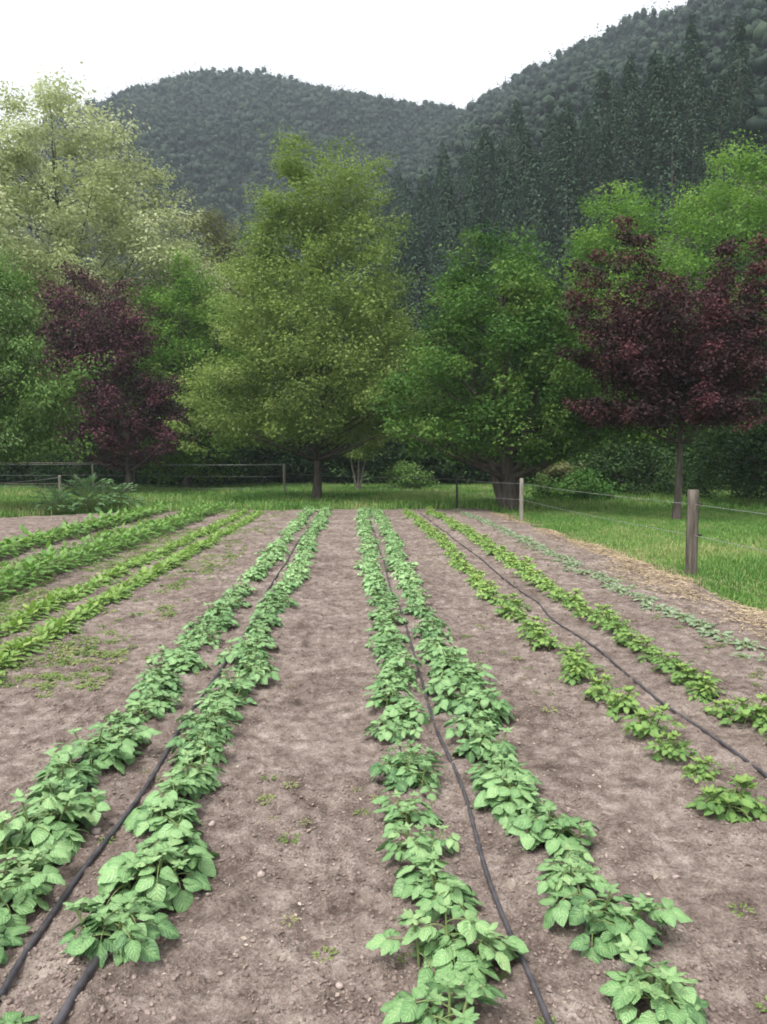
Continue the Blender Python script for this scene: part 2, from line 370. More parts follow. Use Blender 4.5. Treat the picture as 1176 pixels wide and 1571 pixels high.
def tree(name, label, cat, x, y, h, prof, n_clump, clump_r, per, leaf, mat, r0, seed, bark='bark', n_limb=40, group=None, z=None, forks=(), low=0.12, top=0.88, **kw):
    r = np.random.default_rng(seed)
    off = kw.get('off', lambda t: (0, 0))
    V, F, T, cen = crown(r, prof, h, n_clump, clump_r, per, leaf, **kw)
    root = empty(name, (x, y, (land(x, y) if z is None else z)))
    obj('crown', mesh_np(name + '_crown', V, F, T, False, [mat]), root)
    g = trunk_geo(r, h, r0, cen, n_limb, off, top, -0.08, forks, low)
    obj('trunk', g.mesh(name + '_trunk', M[bark], True), root)
    return tag(root, label, cat, group)
def px(p, D): return D * (p - 540) / 1180

leafm = {}
leafm['maple'] = foliage_mat('maple_leaf', [(0.0, (0.09, 0.135, 0.036)), (0.5, (0.165, 0.235, 0.062)), (1.0, (0.25, 0.31, 0.105))], 0.36, 0.65, 0.16, patch=0.5, patch_scale=0.5)
leafm['walnut'] = foliage_mat('dark_green_leaf', [(0.0, (0.022, 0.058, 0.014)), (0.5, (0.066, 0.14, 0.03)), (1.0, (0.155, 0.235, 0.055))], 0.34, 0.65, 0.16, patch=0.4, patch_scale=0.5)
leafm['red'] = foliage_mat('red_leaf', [(0.0, (0.026, 0.014, 0.015)), (0.5, (0.050, 0.025, 0.027)), (1.0, (0.14, 0.042, 0.052))], 0.16, 0.65, 0.16, patch=0.4, patch_scale=0.6)
leafm['plum'] = foliage_mat('plum_leaf', [(0.0, (0.022, 0.013, 0.016)), (0.5, (0.07, 0.030, 0.040)), (1.0, (0.19, 0.055, 0.085))], 0.16, 0.65, 0.16, patch=0.6, patch_scale=0.35)
leafm['robinia'] = foliage_mat('pale_blossom_leaf', [(0.0, (0.15, 0.19, 0.07)), (0.3, (0.26, 0.305, 0.13)), (0.6, (0.37, 0.41, 0.22)), (1.0, (0.60, 0.62, 0.44))], 0.38, 0.65, 0.16, patch=0.6, patch_scale=0.3)
leafm['bright'] = foliage_mat('bright_leaf', [(0.0, (0.055, 0.12, 0.022)), (0.5, (0.125, 0.235, 0.045)), (1.0, (0.22, 0.33, 0.08))], 0.4, 0.65, 0.16, patch=0.4, patch_scale=0.4)
leafm['mid'] = foliage_mat('mid_green_leaf', [(0.0, (0.03, 0.085, 0.018)), (0.5, (0.065, 0.16, 0.03)), (1.0, (0.13, 0.24, 0.05))], 0.16, 0.65, 0.16, patch=0.4, patch_scale=0.4)
leafm['willow'] = foliage_mat('blue_green_leaf', [(0.0, (0.045, 0.095, 0.02)), (0.45, (0.105, 0.19, 0.045)), (0.75, (0.155, 0.245, 0.085)), (1.0, (0.22, 0.31, 0.15))], 0.3, 0.65, 0.16, patch=0.6, patch_scale=0.5)
leafm['olive'] = foliage_mat('olive_leaf', [(0.0, (0.075, 0.085, 0.035)), (0.5, (0.15, 0.165, 0.065)), (1.0, (0.24, 0.21, 0.12))], 0.3, 0.65, 0.16, patch=0.5, patch_scale=0.25)
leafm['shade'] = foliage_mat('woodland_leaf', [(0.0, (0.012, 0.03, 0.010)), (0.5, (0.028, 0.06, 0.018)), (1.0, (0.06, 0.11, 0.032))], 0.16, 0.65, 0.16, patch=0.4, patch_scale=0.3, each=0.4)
leafm['needle'] = foliage_mat('needle', [(0.0, (0.014, 0.032, 0.019)), (0.5, (0.033, 0.064, 0.036)), (1.0, (0.06, 0.10, 0.052))], 0.1, 0.65, 0.16, patch=0.5, patch_scale=0.2, each=0.25)
leafm['hill'] = foliage_mat('hill_leaf', [(0.0, (0.008, 0.018, 0.012)), (0.5, (0.018, 0.036, 0.021)), (1.0, (0.038, 0.060, 0.033))], 0.15, 0.65, 0.16)

tree('maple_tree', 'tall yellow-green tree with a broad ragged crown at the end of the rows', 'tree', px(485, 30), 30.0, 13.9,
     [(0.17, 2.8), (0.22, 4.2), (0.32, 4.5), (0.45, 4.2), (0.57, 3.6), (0.66, 3.0), (0.78, 2.6), (0.9, 1.7), (0.97, 0.9), (1.0, 0.3)],
     560, 0.6, 190, 0.118, leafm['maple'], 0.155, 11, n_limb=90, off=lambda t: (0.35 * t, 0), lobes=0.3, stretch=0.6, sprays=[((0, 0, 2.6), (-4.9, -1, 3.0), 6, .6, .35), ((0, 0, 2.6), (-4.2, -2, 2.2), 6, .6, .35), ((.2, 0, 6), (4.9, -.5, 6.6), 6, .6, .35), ((.2, 0, 9), (-0.8, 0, 13.4), 5, .6, .4), ((.2, 0, 9), (2.3, 0, 12.9), 5, .6, .4), ((.2, 0, 6), (-3.2, 0, 8.8), 5, .6, .35)])
tree('walnut_tree', 'dark green tree with forked dark trunk behind the pale thin fence post', 'tree', px(780, 24.5), 24.5, 9.0,
     [(0.19, 2.0), (0.27, 3.3), (0.4, 3.4), (0.55, 3.0), (0.7, 2.3), (0.82, 1.6), (0.93, 0.9), (1.0, 0.25)],
     430, 0.5, 150, 0.117, leafm['walnut'], 0.26, 12, n_limb=45, off=lambda t: (0.1 - 0.55 * t, 0), forks=((0.3, 1.1, 0.5, 0.17), (2.7, 1.3, 0.55, 0.15)))
tree('red_maple_tree', 'dark red maple tree with a slim leaning trunk on the lawn', 'tree', px(1045, 20), 20.2, 7.6,
     [(0.34, 0.9), (0.45, 1.9), (0.6, 2.2), (0.72, 1.7), (0.8, 1.0), (0.84, 0.4)],
     120, 0.38, 170, 0.085, leafm['red'], 0.10, 13, n_limb=50, off=lambda t: (0.1 + 0.25 * t, 0), flat=0.85, low=0.28,
     sprays=[((.1 + .12 * e[0], .12 * e[1], 2.6 + .1 * e[2]), e, 11, .44, .22) for e in ((-1.2, .2, 7.8), (-1.6, 0, 7.4), (-.9, -.3, 7.2), (-2.1, .2, 7.0), (1.6, .2, 7.5), (2.3, -.2, 7.3), (2.9, .1, 6.6), (-2.7, 0, 6.6), (-2.5, .5, 6.0),
             (1.2, 0, 7.1), (2.6, .2, 7.1), (2.0, -.3, 6.6), (.3, .4, 6.4), (-3.0, -.3, 5.6), (3.0, .2, 5.8), (.5, -1.6, 6.0), (-1, 1.6, 6.0), (1.2, 1.5, 5.8), (-1.1, -1.6, 5.6), (3.1, .6, 4.6), (-2.7, .6, 4.6), (1.3, -1.5, 4.8), (-1.7, -1, 4.4),
             (2.4, -.8, 4.2), (-.6, 2.2, 4.6), (1.0, 2.2, 4.4), (-2.5, .3, 3.1), (2.4, .2, 2.9), (-1.5, -1.2, 2.7), (1.2, -1.5, 2.8), (-1.9, 1.2, 2.9), (.2, -1.8, 3.0))])
tree('purple_plum_tree', 'dark purple-leaved tree standing before the pale flowering tree', 'tree', px(180, 36), 36.0, 10.2,
     [(0.14, 1.3), (0.22, 2.3), (0.35, 3.0), (0.5, 2.9), (0.62, 2.4), (0.75, 2.2), (0.88, 1.9), (0.96, 1.1), (1.0, 0.4)],
     250, 0.6, 135, 0.13, leafm['plum'], 0.2, 14, n_limb=40, off=lambda t: (0.7 - 2.1 * max(t - 0.15, 0) ** 1.2, 0), lobes=0.4, stretch=0.6,
     sprays=[((-.3, 0, 5), (-3.9, 0, 8.4), 6, .7, .5), ((-.4, 0, 5), (-3.7, -.3, 7.2), 6, .7, .5), ((-.5, 0, 6), (-3.0, 0, 9.6), 5, .6, .4),  ((-.3, 0, 6), (.6, 0, 9.6), 5, .5, .35), ((.3, 0, 3.5), (2.9, 0, 5.2), 5, .6, .4)])
tree('locust_tree', 'towering pale green tree covered in creamy white blossom', 'tree', px(95, 46), 46.0, 22.6,
     [(0.2, 3.0), (0.35, 6.0), (0.5, 7.0), (0.65, 6.6), (0.8, 5.2), (0.92, 3.4), (1.0, 1.0)],
     640, 1.0, 150, 0.211, leafm['robinia'], 0.42, 15, n_limb=90, off=lambda t: (1.4 - 1.6 * t, 0), lobes=0.4, shell=0.5)
tree('willow_tree', 'bluish green tree with drooping boughs at the edge of the garden', 'tree', px(-38, 24), 24.0, 8.3,
     [(0.2, 2.0), (0.3, 3.0), (0.45, 2.7), (0.6, 2.3), (0.8, 1.9), (0.93, 1.2), (1.0, 0.3)],
     360, 0.5, 150, 0.117, leafm['willow'], 0.2, 16, n_limb=40, hang=0.35, wl=0.45,
     extra=[(3.4, 0, 4.2), (3.7, .1, 4.5), (3.0, 0, 3.9), (2.6, 0, 3.5), (2.9, .1, 3.0), (2.3, .2, 2.7), (3.1, 0, 2.2), (3.3, .1, 1.9), (2.6, -.2, 2.0), (2.1, 0, 1.9)])
tree('hazel_tree', 'fresh mid-green bushy tree between the purple tree and the yellow-green tree', 'tree', px(290, 42), 42.0, 12.6,
     [(0.06, 2.0), (0.2, 3.0), (0.5, 3.0), (0.75, 2.4), (0.9, 1.6), (1.0, 0.5)], 330, 0.75, 135, 0.156, leafm['bright'], 0.22, 17, n_limb=25)
tree('ash_tree', 'olive brown-tinged tree rising behind the fresh mid-green bushy tree', 'tree', px(325, 52), 52.0, 17.6,
     [(0.2, 2.6), (0.5, 3.6), (0.75, 3.0), (0.92, 1.8), (1.0, 0.6)], 300, 0.85, 127, 0.187, leafm['olive'], 0.25, 18, n_limb=30)
tree('beech_tree', 'tall bright green tree rising behind the red maple', 'tree', px(1145, 38), 38.0, 17.4,
     [(0.1, 3.0), (0.4, 4.4), (0.65, 4.0), (0.85, 2.6), (0.95, 1.5), (1.0, 0.4)], 520, 0.8, 142, 0.156, leafm['bright'], 0.3, 19, n_limb=40)
tree('lime_tree', 'shorter bright green tree behind the red maple, nearer the dark green tree', 'tree', px(948, 36), 36.0, 14.6,
     [(0.08, 2.4), (0.4, 3.0), (0.65, 2.6), (0.85, 1.8), (0.95, 1.1), (1.0, 0.4)], 360, 0.72, 142, 0.148, leafm['bright'], 0.25, 20, n_limb=30)
tree('sapling_tree', 'slender young tree with pale forked stem on the far lawn', 'tree', px(549, 40), 40.0, 5.2,
     [(0.35, 0.7), (0.55, 1.4), (0.8, 1.1), (1.0, 0.3)], 70, 0.42, 105, 0.101, leafm['maple'], 0.06, 21, bark='pale_bark', n_limb=16, forks=((0.2, 0.6, 0.6, 0.05), (2.9, 0.6, 0.6, 0.05)))
tree('alder_tree', 'dark green tree standing close beside the red maple at the lawn edge', 'tree', px(1215, 25), 25.5, 8.2,
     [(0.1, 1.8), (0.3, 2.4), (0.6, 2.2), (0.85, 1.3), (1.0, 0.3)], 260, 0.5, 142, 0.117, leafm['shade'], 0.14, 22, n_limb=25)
# the edge of the wood behind the garden trees: a few built crowns, copied
protos = []
for k in range(4):
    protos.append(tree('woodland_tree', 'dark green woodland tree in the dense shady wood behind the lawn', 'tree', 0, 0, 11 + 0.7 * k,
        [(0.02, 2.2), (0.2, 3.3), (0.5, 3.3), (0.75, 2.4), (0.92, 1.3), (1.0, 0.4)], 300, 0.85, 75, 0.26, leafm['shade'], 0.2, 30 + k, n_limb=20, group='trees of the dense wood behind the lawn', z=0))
spots = []
rr = np.random.default_rng(50)
for row, (D, st) in enumerate(((49, 4.2), (55, 4.6), (62, 5.2), (70, 6.0))):
    x = -36 - row * 3
    while x < 36 + row * 4:
        spots.append((x + rr.uniform(-1, 1), D + rr.uniform(-2, 2))); x += st
for k, (x, y) in enumerate(spots):
    o = protos[k] if k < 4 else copy_tree(protos[k % 4])
    s = rr.uniform(0.78, 1.08)
    if -6 < x < 14: s *= 0.85
    o.location = (x, y, land(x, y)); o.rotation_euler.z = rr.uniform(0, 6.28); o.scale = (s, s, s)

# shrubs under the trees
def shrub(label, x, y, h, w, mat, seed, n=60, leaf=0.13, name='shrub', group=None):
    r = np.random.default_rng(seed)
    V, F, T, cen = crown(r, [(0.08, w * 0.8), (0.4, w), (0.75, w * 0.8), (1.0, w * 0.3)], h, n, 0.25 + 0.09 * w, 75, leaf)
    root = empty(name, (x, y, land(x, y)))
    obj('foliage', mesh_np('shrub_foliage', V, F, T, False, [mat]), root)
    g = Geo()
    for k in range(6):
        a = r.uniform(0, 6.28); q = np.linspace(0, 1, 5)
        tube(g, np.stack([q * w * 0.6 * math.cos(a), q * w * 0.6 * math.sin(a), q * h * 0.75 - 0.05], -1), 0.03 * (1 - 0.8 * q), 5, cap=False)
    obj('stem', g.mesh('shrub_stem', M['bark'], True), root)
    return tag(root, label, 'shrub', group)
shrub('low light green shrub on the far lawn by the dark fence stake', px(622, 41), 41, 1.3, 1.3, leafm['willow'], 61)
shrub('low rusty brown bush behind the pale thin fence post', px(858, 33), 33, 1.7, 0.7, leafm['olive'], 62, 40)
shrub('green bush on the lawn just beyond the pale thin fence post', px(880, 30), 30, 1.1, 1.5, leafm['mid'], 63)
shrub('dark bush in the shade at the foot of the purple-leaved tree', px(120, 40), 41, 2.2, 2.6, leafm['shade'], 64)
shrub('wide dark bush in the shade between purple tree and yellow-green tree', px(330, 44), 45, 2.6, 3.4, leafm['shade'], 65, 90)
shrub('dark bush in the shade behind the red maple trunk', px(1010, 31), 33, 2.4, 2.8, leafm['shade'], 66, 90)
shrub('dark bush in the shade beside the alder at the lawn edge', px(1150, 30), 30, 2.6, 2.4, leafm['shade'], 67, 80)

def ico_arrays():
    p = (1 + 5 ** 0.5) / 2
    V = np.array([(-1, p, 0), (1, p, 0), (-1, -p, 0), (1, -p, 0), (0, -1, p), (0, 1, p), (0, -1, -p), (0, 1, -p), (p, 0, -1), (p, 0, 1), (-p, 0, -1), (-p, 0, 1)], float); V /= np.linalg.norm(V[0])
    F = np.array([(0, 11, 5), (0, 5, 1), (0, 1, 7), (0, 7, 10), (0, 10, 11), (1, 5, 9), (5, 11, 4), (11, 10, 2), (10, 7, 6), (7, 1, 8), (3, 9, 4), (3, 4, 2), (3, 2, 6), (3, 6, 8), (3, 8, 9), (4, 9, 5), (2, 4, 11), (6, 2, 10), (8, 6, 7), (9, 8, 1)])
    global IF0
    IF0 = F; vs_ = list(V); cache = {}; out = []
    def mid(a, b):
        k = (min(a, b), max(a, b))
        if k not in cache: m = V[a] + V[b]; cache[k] = len(vs_); vs_.append(m / np.linalg.norm(m))
        return cache[k]
    for a, b, c in F:
        ab, bc, ca = mid(a, b), mid(b, c), mid(c, a); out += [(a, ab, ca), (b, bc, ab), (c, ca, bc), (ab, bc, ca)]
    return np.array(vs_), np.array(out)
IV, IF = ico_arrays()
def lump(seed, flat=0.65, k=0.22):
    r = np.random.default_rng(seed); V = IV.copy()
    for _ in range(5):
        d = norm(r.normal(0, 1, 3)); V += (k * r.normal() * np.clip(V @ d, 0, 1) ** 2)[:, None] * IV
    return (V + r.normal(0, 0.09, V.shape)) * np.array([1, r.uniform(0.7, 1), flat])

# ------------------------------------------------------------------ wooded hills
def conifer_arrays(r, h, w, dens):
    """whorls of drooping boughs, each a fan of small sprays, on a ragged cone"""
    n = int(h * 105 * dens)
    t = 0.10 + 0.90 * r.uniform(0, 1, n) ** 1.35
    lev = np.round(t * h * 1.1) / (h * 1.1) + r.normal(0, 0.022, n)
    a = r.uniform(0, 6.283, n); k = np.round(a / 6.283 * 9 + lev * 31) ; a2 = (k - lev * 31) / 9 * 6.283 + r.normal(0, 0.3, n)
    R0 = w * (1 - np.clip(lev, 0, 1)) ** 0.75 * (0.75 + 0.5 * hash2(k, np.round(lev * 40), 5)) + 0.1
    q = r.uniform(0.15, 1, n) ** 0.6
    P = np.stack([np.cos(a2) * R0 * q, np.sin(a2) * R0 * q, lev * h - R0 * q * 0.32 + r.normal(0, 0.1, n)], -1)
    D = np.stack([np.cos(a2) + r.normal(0, .5, n), np.sin(a2) + r.normal(0, .5, n), r.normal(-0.5, 0.25, n)], -1)
    Nn = norm(np.stack([np.cos(a2) * .6 + r.normal(0, .25, n), np.sin(a2) * .6 + r.normal(0, .25, n), np.ones(n)], -1))
    L = r.uniform(0.3, 0.62, n) / dens ** 0.4
    V, F = leaf_quads(P, D, Nn, L, L * 0.55, 0.25)
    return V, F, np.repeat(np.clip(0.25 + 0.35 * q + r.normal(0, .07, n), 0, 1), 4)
rh = np.random.default_rng(71)
dec = []
for k in range(7):
    V, F, T, cen = crown(rh, [(0.15, 2.0), (0.4, 3.4), (0.7, 3.2), (0.9, 2.0), (1.0, 0.6)], 10.0, 9, 2.1, 16, 0.95, shell=0.4)
    g = Geo(); g.add(V, F, T)
    for c in cen: g.add(lump(int(rh.integers(9999)), 0.8, 0.25)[:12] * rh.uniform(1.2, 1.8) + c, IF0, 0.4 + rh.normal(0, 0.08))
    dec.append(g.arrays())
con = []
for k in range(4):
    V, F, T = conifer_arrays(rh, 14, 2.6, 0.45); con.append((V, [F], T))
def scatter(n, xr, yr, keep, minus=0):
    x = rh.uniform(*xr, n); y = rh.uniform(*yr, n); m = keep(x, y); return x[m], y[m]
def is_right(x, y):
    s = ((x - 112) * 130 + (y - 250) * 48) / 138.6
    return (0.592 * x + 0.426 * (y - 72) + 1 - np.clip(s, 0, None) * 1.25 - np.clip(y - 372, 0, None) * 0.9) * sstep(-60, 10, x) > land(x, y) - 9
def forest(name, label, x, y, kinds, s0, s1, mat):
    parts = []
    pick = rh.integers(0, len(kinds), len(x))
    for k, (V, Fs, T) in enumerate(kinds):
        m = pick == k
        if not m.any(): continue
        pos = np.stack([x[m], y[m], land(x[m], y[m]) - 2.2], -1); s = rh.uniform(s0, s1, m.sum())
        parts.append(stamp(V, Fs, T, pos, rh.uniform(0, 6.28, m.sum()), np.stack([s, s, s * rh.uniform(0.9, 1.25, len(s))], -1), rh.normal(0, 0.24, m.sum())))
    V, F, T = merge(parts)
    tag(obj(name, mesh_np(name, V, F, T, False, [mat])), label, None, None, 'stuff')
x, y = scatter(11000, (-230, 170), (150, 440), lambda x, y: (land(x, y) > 3) & (np.abs(x + 0.1 * y) < 0.52 * y) & ~is_right(x, y))
x2, y2 = scatter(2600, (-200, 120), (385, 432), lambda x, y: ~is_right(x, y)); x = np.concatenate([x, x2]); y = np.concatenate([y, y2])
forest('far_forest', 'dark broadleaf forest covering the far rounded hill', x, y, dec, 0.5, 1.05, leafm['hill'])
x, y = scatter(9000, (-20, 230), (84, 400), lambda x, y: (land(x, y) > 2) & (x < 0.75 * y) & is_right(x, y) & (land(x, y) + (fbm(x / 30, y / 30, 77, 2) - 0.4) * 70 > 38))
x2, y2 = scatter(26000, (20, 230), (120, 400), lambda x, y: is_right(x, y) & (np.abs(((x - 112) * 130 + (y - 250) * 48) / 138.6) < 5)); x = np.concatenate([x, x2]); y = np.concatenate([y, y2])
forest('hillside_forest', 'dark broadleaf forest on the steep hillside to one side', x, y, dec, 0.5, 1.0, leafm['hill'])
x, y = scatter(5200, (-20, 200), (84, 330), lambda x, y: (land(x, y) > 2) & (x < 0.75 * y) & is_right(x, y) & (land(x, y) + (fbm(x / 30, y / 30, 77, 2) - 0.4) * 70 < 50) & (y > 130))
forest('conifer_forest', 'dark conifer stand on the middle of the steep hillside', x, y, con, 0.5, 1.1, leafm['needle'])
# nearer conifers on the lower slope, each a tree of its own
cps = []
for k in range(4):
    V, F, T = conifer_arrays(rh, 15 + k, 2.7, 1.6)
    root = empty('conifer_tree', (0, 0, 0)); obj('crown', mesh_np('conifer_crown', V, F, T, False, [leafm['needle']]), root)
    g = Geo(); q = np.linspace(0, 1, 7); tube(g, np.stack([q * 0, q * 0, q * (14.5 + k) - 0.8], -1), 0.2 * (1.05 - q), 7)
    obj('trunk', g.mesh('conifer_trunk', M['bark'], True), root)
    cps.append(tag(root, 'dark blue-green conifer standing on the lower slope of the steep hillside', 'conifer', 'conifers on the lower hillside'))
spots = []
tries = 0
while len(spots) < 130 and tries < 9000:
    tries += 1
    y = rr.uniform(82, 150); x = rr.uniform(0.02, 0.50) * y
    if 1 < land(x, y) + (float(fbm(np.array([x / 30]), np.array([y / 30]), 77, 2)[0]) - 0.4) * 70 < 44 and all((x - a) ** 2 + (y - b) ** 2 > 7 for a, b in spots): spots.append((x, y))
for k, (x, y) in enumerate(spots):
    o = cps[k] if k < 4 else copy_tree(cps[k % 4])
    s = rr.uniform(0.5, 1.12); wd = rr.uniform(0.85, 1.4); o.location = (x, y, land(x, y) - 0.3); o.rotation_euler = (rr.normal(0, .03), rr.normal(0, .03), rr.uniform(0, 6.28)); o.scale = (s * wd, s * wd, s)

# ------------------------------------------------------------------ crop plants
def leaflet_template(nu=6, nv=4):
    u = np.linspace(0, 1, nu + 1); v = np.linspace(-1, 1, nv + 1)
    U, Vv = np.meshgrid(u, v, indexing='ij')
    F = grid_faces(nv + 1, nu + 1)
    return U.ravel(), Vv.ravel(), F
LU, LV, LF = leaflet_template()
def leaflet(g, r, p, d, up, L, ratio=0.62, t=0.5, fold=0.22, droop=0.3, crinkle=0.03, pt=0.72):
    w = L * ratio * 0.5 * np.sin(math.pi * np.clip(LU, 0.0, 1) ** pt) ** 0.7 * (1 - 0.12 * LU)
    w = np.maximum(w, 0.004 * L)
    x = w * LV
    z = fold * w * np.abs(LV) - droop * L * LU ** 2 - 0.10 * L * (np.abs(LV) ** 2) * np.sin(math.pi * LU) + crinkle * L * r.normal(0, 1, len(LU)) * (np.abs(LV) > 0.3)
    y = L * LU * (1 - 0.1 * droop)
    d = norm(np.asarray(d, float)); s = norm(np.cross(d, up)); n = np.cross(s, d)
    V = np.asarray(p) + x[:, None] * s + y[:, None] * d + z[:, None] * n
    g.add(V, LF, np.clip(t + r.normal(0, 0.08) + 0.2 * (np.abs(LV) < 0.1) - 0.06 * (np.abs(LV) > 0.9), 0, 1), np.stack([LU, LV, np.full(len(LU), r.uniform(0, 1))], -1))
def compound(g, gs, r, p, az, elev, ln, Lt, pairs, t):
    """a potato leaf: rachis arching out, a large end leaflet and pairs beside it"""
    q = np.linspace(0, 1, 6)
    out = np.array([math.cos(az), math.sin(az), 0]); up = np.array([0, 0, 1.0])
    bend = r.uniform(0.9, 1.7)
    ang = elev - bend * q
    step = ln / 5
    pts = [np.asarray(p, float)]
    for k in range(5): pts.append(pts[-1] + step * (out * math.cos(ang[k]) + up * math.sin(ang[k])))
    pts = np.array(pts); pts[:, 2] = np.maximum(pts[:, 2], 0.018)
    tube(gs, pts, np.linspace(0.0032, 0.0016, 6), 5, cap=False)
    side = np.cross(out, up)
    dirv = norm(pts[-1] - pts[-2])
    nup = norm(up + 0.35 * out + r.normal(0, 0.28, 3))
    leaflet(g, r, pts[-1], norm(dirv + np.array([0, 0, 0.15])), nup, Lt, r.uniform(0.70, 0.88), t)
    for k in range(pairs):
        f = 0.86 - 0.30 * k; b = pts[int(round(f * 5))]; LL = Lt * (0.86 - 0.16 * k) * r.uniform(0.85, 1.1)
        for sg in (-1, 1):
            dd = norm(out * 0.55 + sg * side * 0.95 + up * r.uniform(-0.25, 0.25))
            leaflet(g, r, b + dd * 0.012, dd, norm(up + 0.25 * sg * side * -1 + r.normal(0, 0.32, 3)), LL, r.uniform(0.66, 0.84), t - 0.05)
def potato_variant(seed, size=1.0, nst=5, leaf=0.098, young=0.0, frill=0):
    r = np.random.default_rng(seed); g = Geo(); gs = Geo()
    for k in range(nst):
        a = r.uniform(0, 6.28) if k else 0; rad = r.uniform(0.03, 0.085) * size if k else 0.0
        b = np.array([rad * math.cos(a) * 0.8, rad * math.sin(a) * 1.3, 0.0])
        hgt = r.uniform(0.10, 0.17) * size * (1.15 if k == 0 else 1)
        lean = np.array([math.cos(a), math.sin(a), 0]) * r.uniform(0.02, 0.07) * size
        q = np.linspace(0, 1, 5)[:, None]
        st = b + lean * q ** 1.5 + np.array([0, 0, 1]) * hgt * q; st[0, 2] = -0.03
        tube(gs, st, np.linspace(0.0065, 0.0035, 5), 6, cap=False)
        nl = r.integers(3, 6) if not frill else r.integers(4, 7); az = r.uniform(0, 6.28)
        for j in range(nl):
            f = 0.25 + 0.6 * j / nl; p = b + lean * f ** 1.5 + np.array([0, 0, hgt * f])
            az += 2.4
            aa = az if rad < 0.02 else az * 0.55 + a * 0.45 if r.random() < 0.3 else az
            compound(g, gs, r, p, aa, r.uniform(0.2, 0.8), r.uniform(0.075, 0.14) * size, leaf * size * r.uniform(0.8, 1.2) * (1.1 - 0.35 * f), 2 if r.random() < 0.75 else 1, 0.12 + 0.42 * f + young * 0.3 + r.normal(0, 0.12))
        top = st[-1]
        for j in range(6 + frill):
            aa = j * 2.4 + r.uniform(0, 0.6)
            dd = np.array([math.cos(aa), math.sin(aa), r.uniform(0.05, 0.6) + (0.5 if frill else 0)])
            leaflet(g, r, top, dd, norm(np.array([0, 0, 1.0]) - 0.5 * np.array([math.cos(aa), math.sin(aa), 0]) + r.normal(0, .15, 3)), (0.034 + 0.022 * r.random()) * size * (1 + 0.25 * (frill > 0)), 0.55, 0.52 + young * 0.4 + r.normal(0, 0.08), droop=0.15)
    return g, gs
def two_mat_mesh(name, g, gs, m1, m2):
    V1, F1, T1 = g.arrays(); V2, F2, T2 = gs.arrays()
    V, F, T = merge([(V1, F1, T1), (V2, F2, T2)])
    idx = []
    for k in range(len(F)):          # faces of the leaves come first within each face size
        kk = F[k].shape[1]; n1 = sum(len(f) for f in F1 if f.shape[1] == kk); idx += [0] * n1 + [1] * (len(F[k]) - n1)
    return mesh_np(name, V, F, T, True, [m1, m2], idx)
def variants(kind, gens, mat, name):
    out = []
    for g, gs in gens:
        out.append((g.mesh(name + '_leaves', mat, True), gs.mesh(name + '_stems', M['stem'], True), two_mat_mesh(name, g, gs, mat, M['stem'])))
    return out
pot = variants('potato', [potato_variant(100 + k, r_, n_) for k, (r_, n_) in enumerate([(1.0, 5), (1.1, 6), (0.95, 5), (1.05, 6), (1.0, 6), (1.15, 5), (0.9, 5), (1.05, 5)])], M['potato_leaf'], 'potato')
frl = variants('frilly', [potato_variant(140 + k, 0.78, 5, 0.075, 0.5, 5) for k in range(5)], M['young_leaf'], 'frilly')
def rosette(seed, n, h, leaf, spread, ratio, mat_t, up0=0.3, up1=1.4):
    r = np.random.default_rng(seed); g = Geo(); gs = Geo()
    for j in range(n):
        a = j * 2.4 + r.normal(0, 0.2); f = j / n; e = up0 + (up1 - up0) * f + r.normal(0, 0.12)
        b = np.array([0.02 * math.cos(a), 0.02 * math.sin(a), 0.0])
        d = np.array([math.cos(a) * math.cos(e), math.sin(a) * math.cos(e), math.sin(e)])
        ln = spread * r.uniform(0.55, 1.05) * (1 - 0.3 * f) if h < 0.2 else h * r.uniform(0.45, 1.0)
        m = b + d * ln * 0.5; m2 = b + d * ln + np.array([0, 0, -0.05 * ln])
        tube(gs, np.stack([b, m, m2]), np.array([0.004, 0.003, 0.002]), 4, cap=False)
        dd = d.copy(); dd[2] *= 0.4
        leaflet(g, r, m2 - d * leaf * 0.2, dd, norm(np.array([0, 0, 1.0]) - 0.3 * d), leaf * r.uniform(0.8, 1.2), ratio, mat_t + 0.3 * f + r.normal(0, 0.1), droop=0.35, crinkle=0.05)
    return g, gs
let = variants('lettuce', [rosette(160 + k, 24, 0.1, 0.085, 0.10, 0.66, 0.35) for k in range(4)], M['lettuce_leaf'], 'lettuce')
bean = variants('bean', [rosette(170 + k, 30, 0.29, 0.10, 0.2, 0.72, 0.3, 0.35, 1.45) for k in range(4)], M['bean_leaf'], 'bean')
chard = variants('chard', [rosette(180 + k, 20, 0.25, 0.15, 0.2, 0.6, 0.4, 0.5, 1.45) for k in range(4)], M['bean_leaf'], 'chard')
seed_ = variants('seedling', [rosette(190 + k, 10, 0.05, 0.075, 0.06, 0.5, 0.45, 0.3, 1.2) for k in range(4)], M['grey_leaf'], 'seedling')

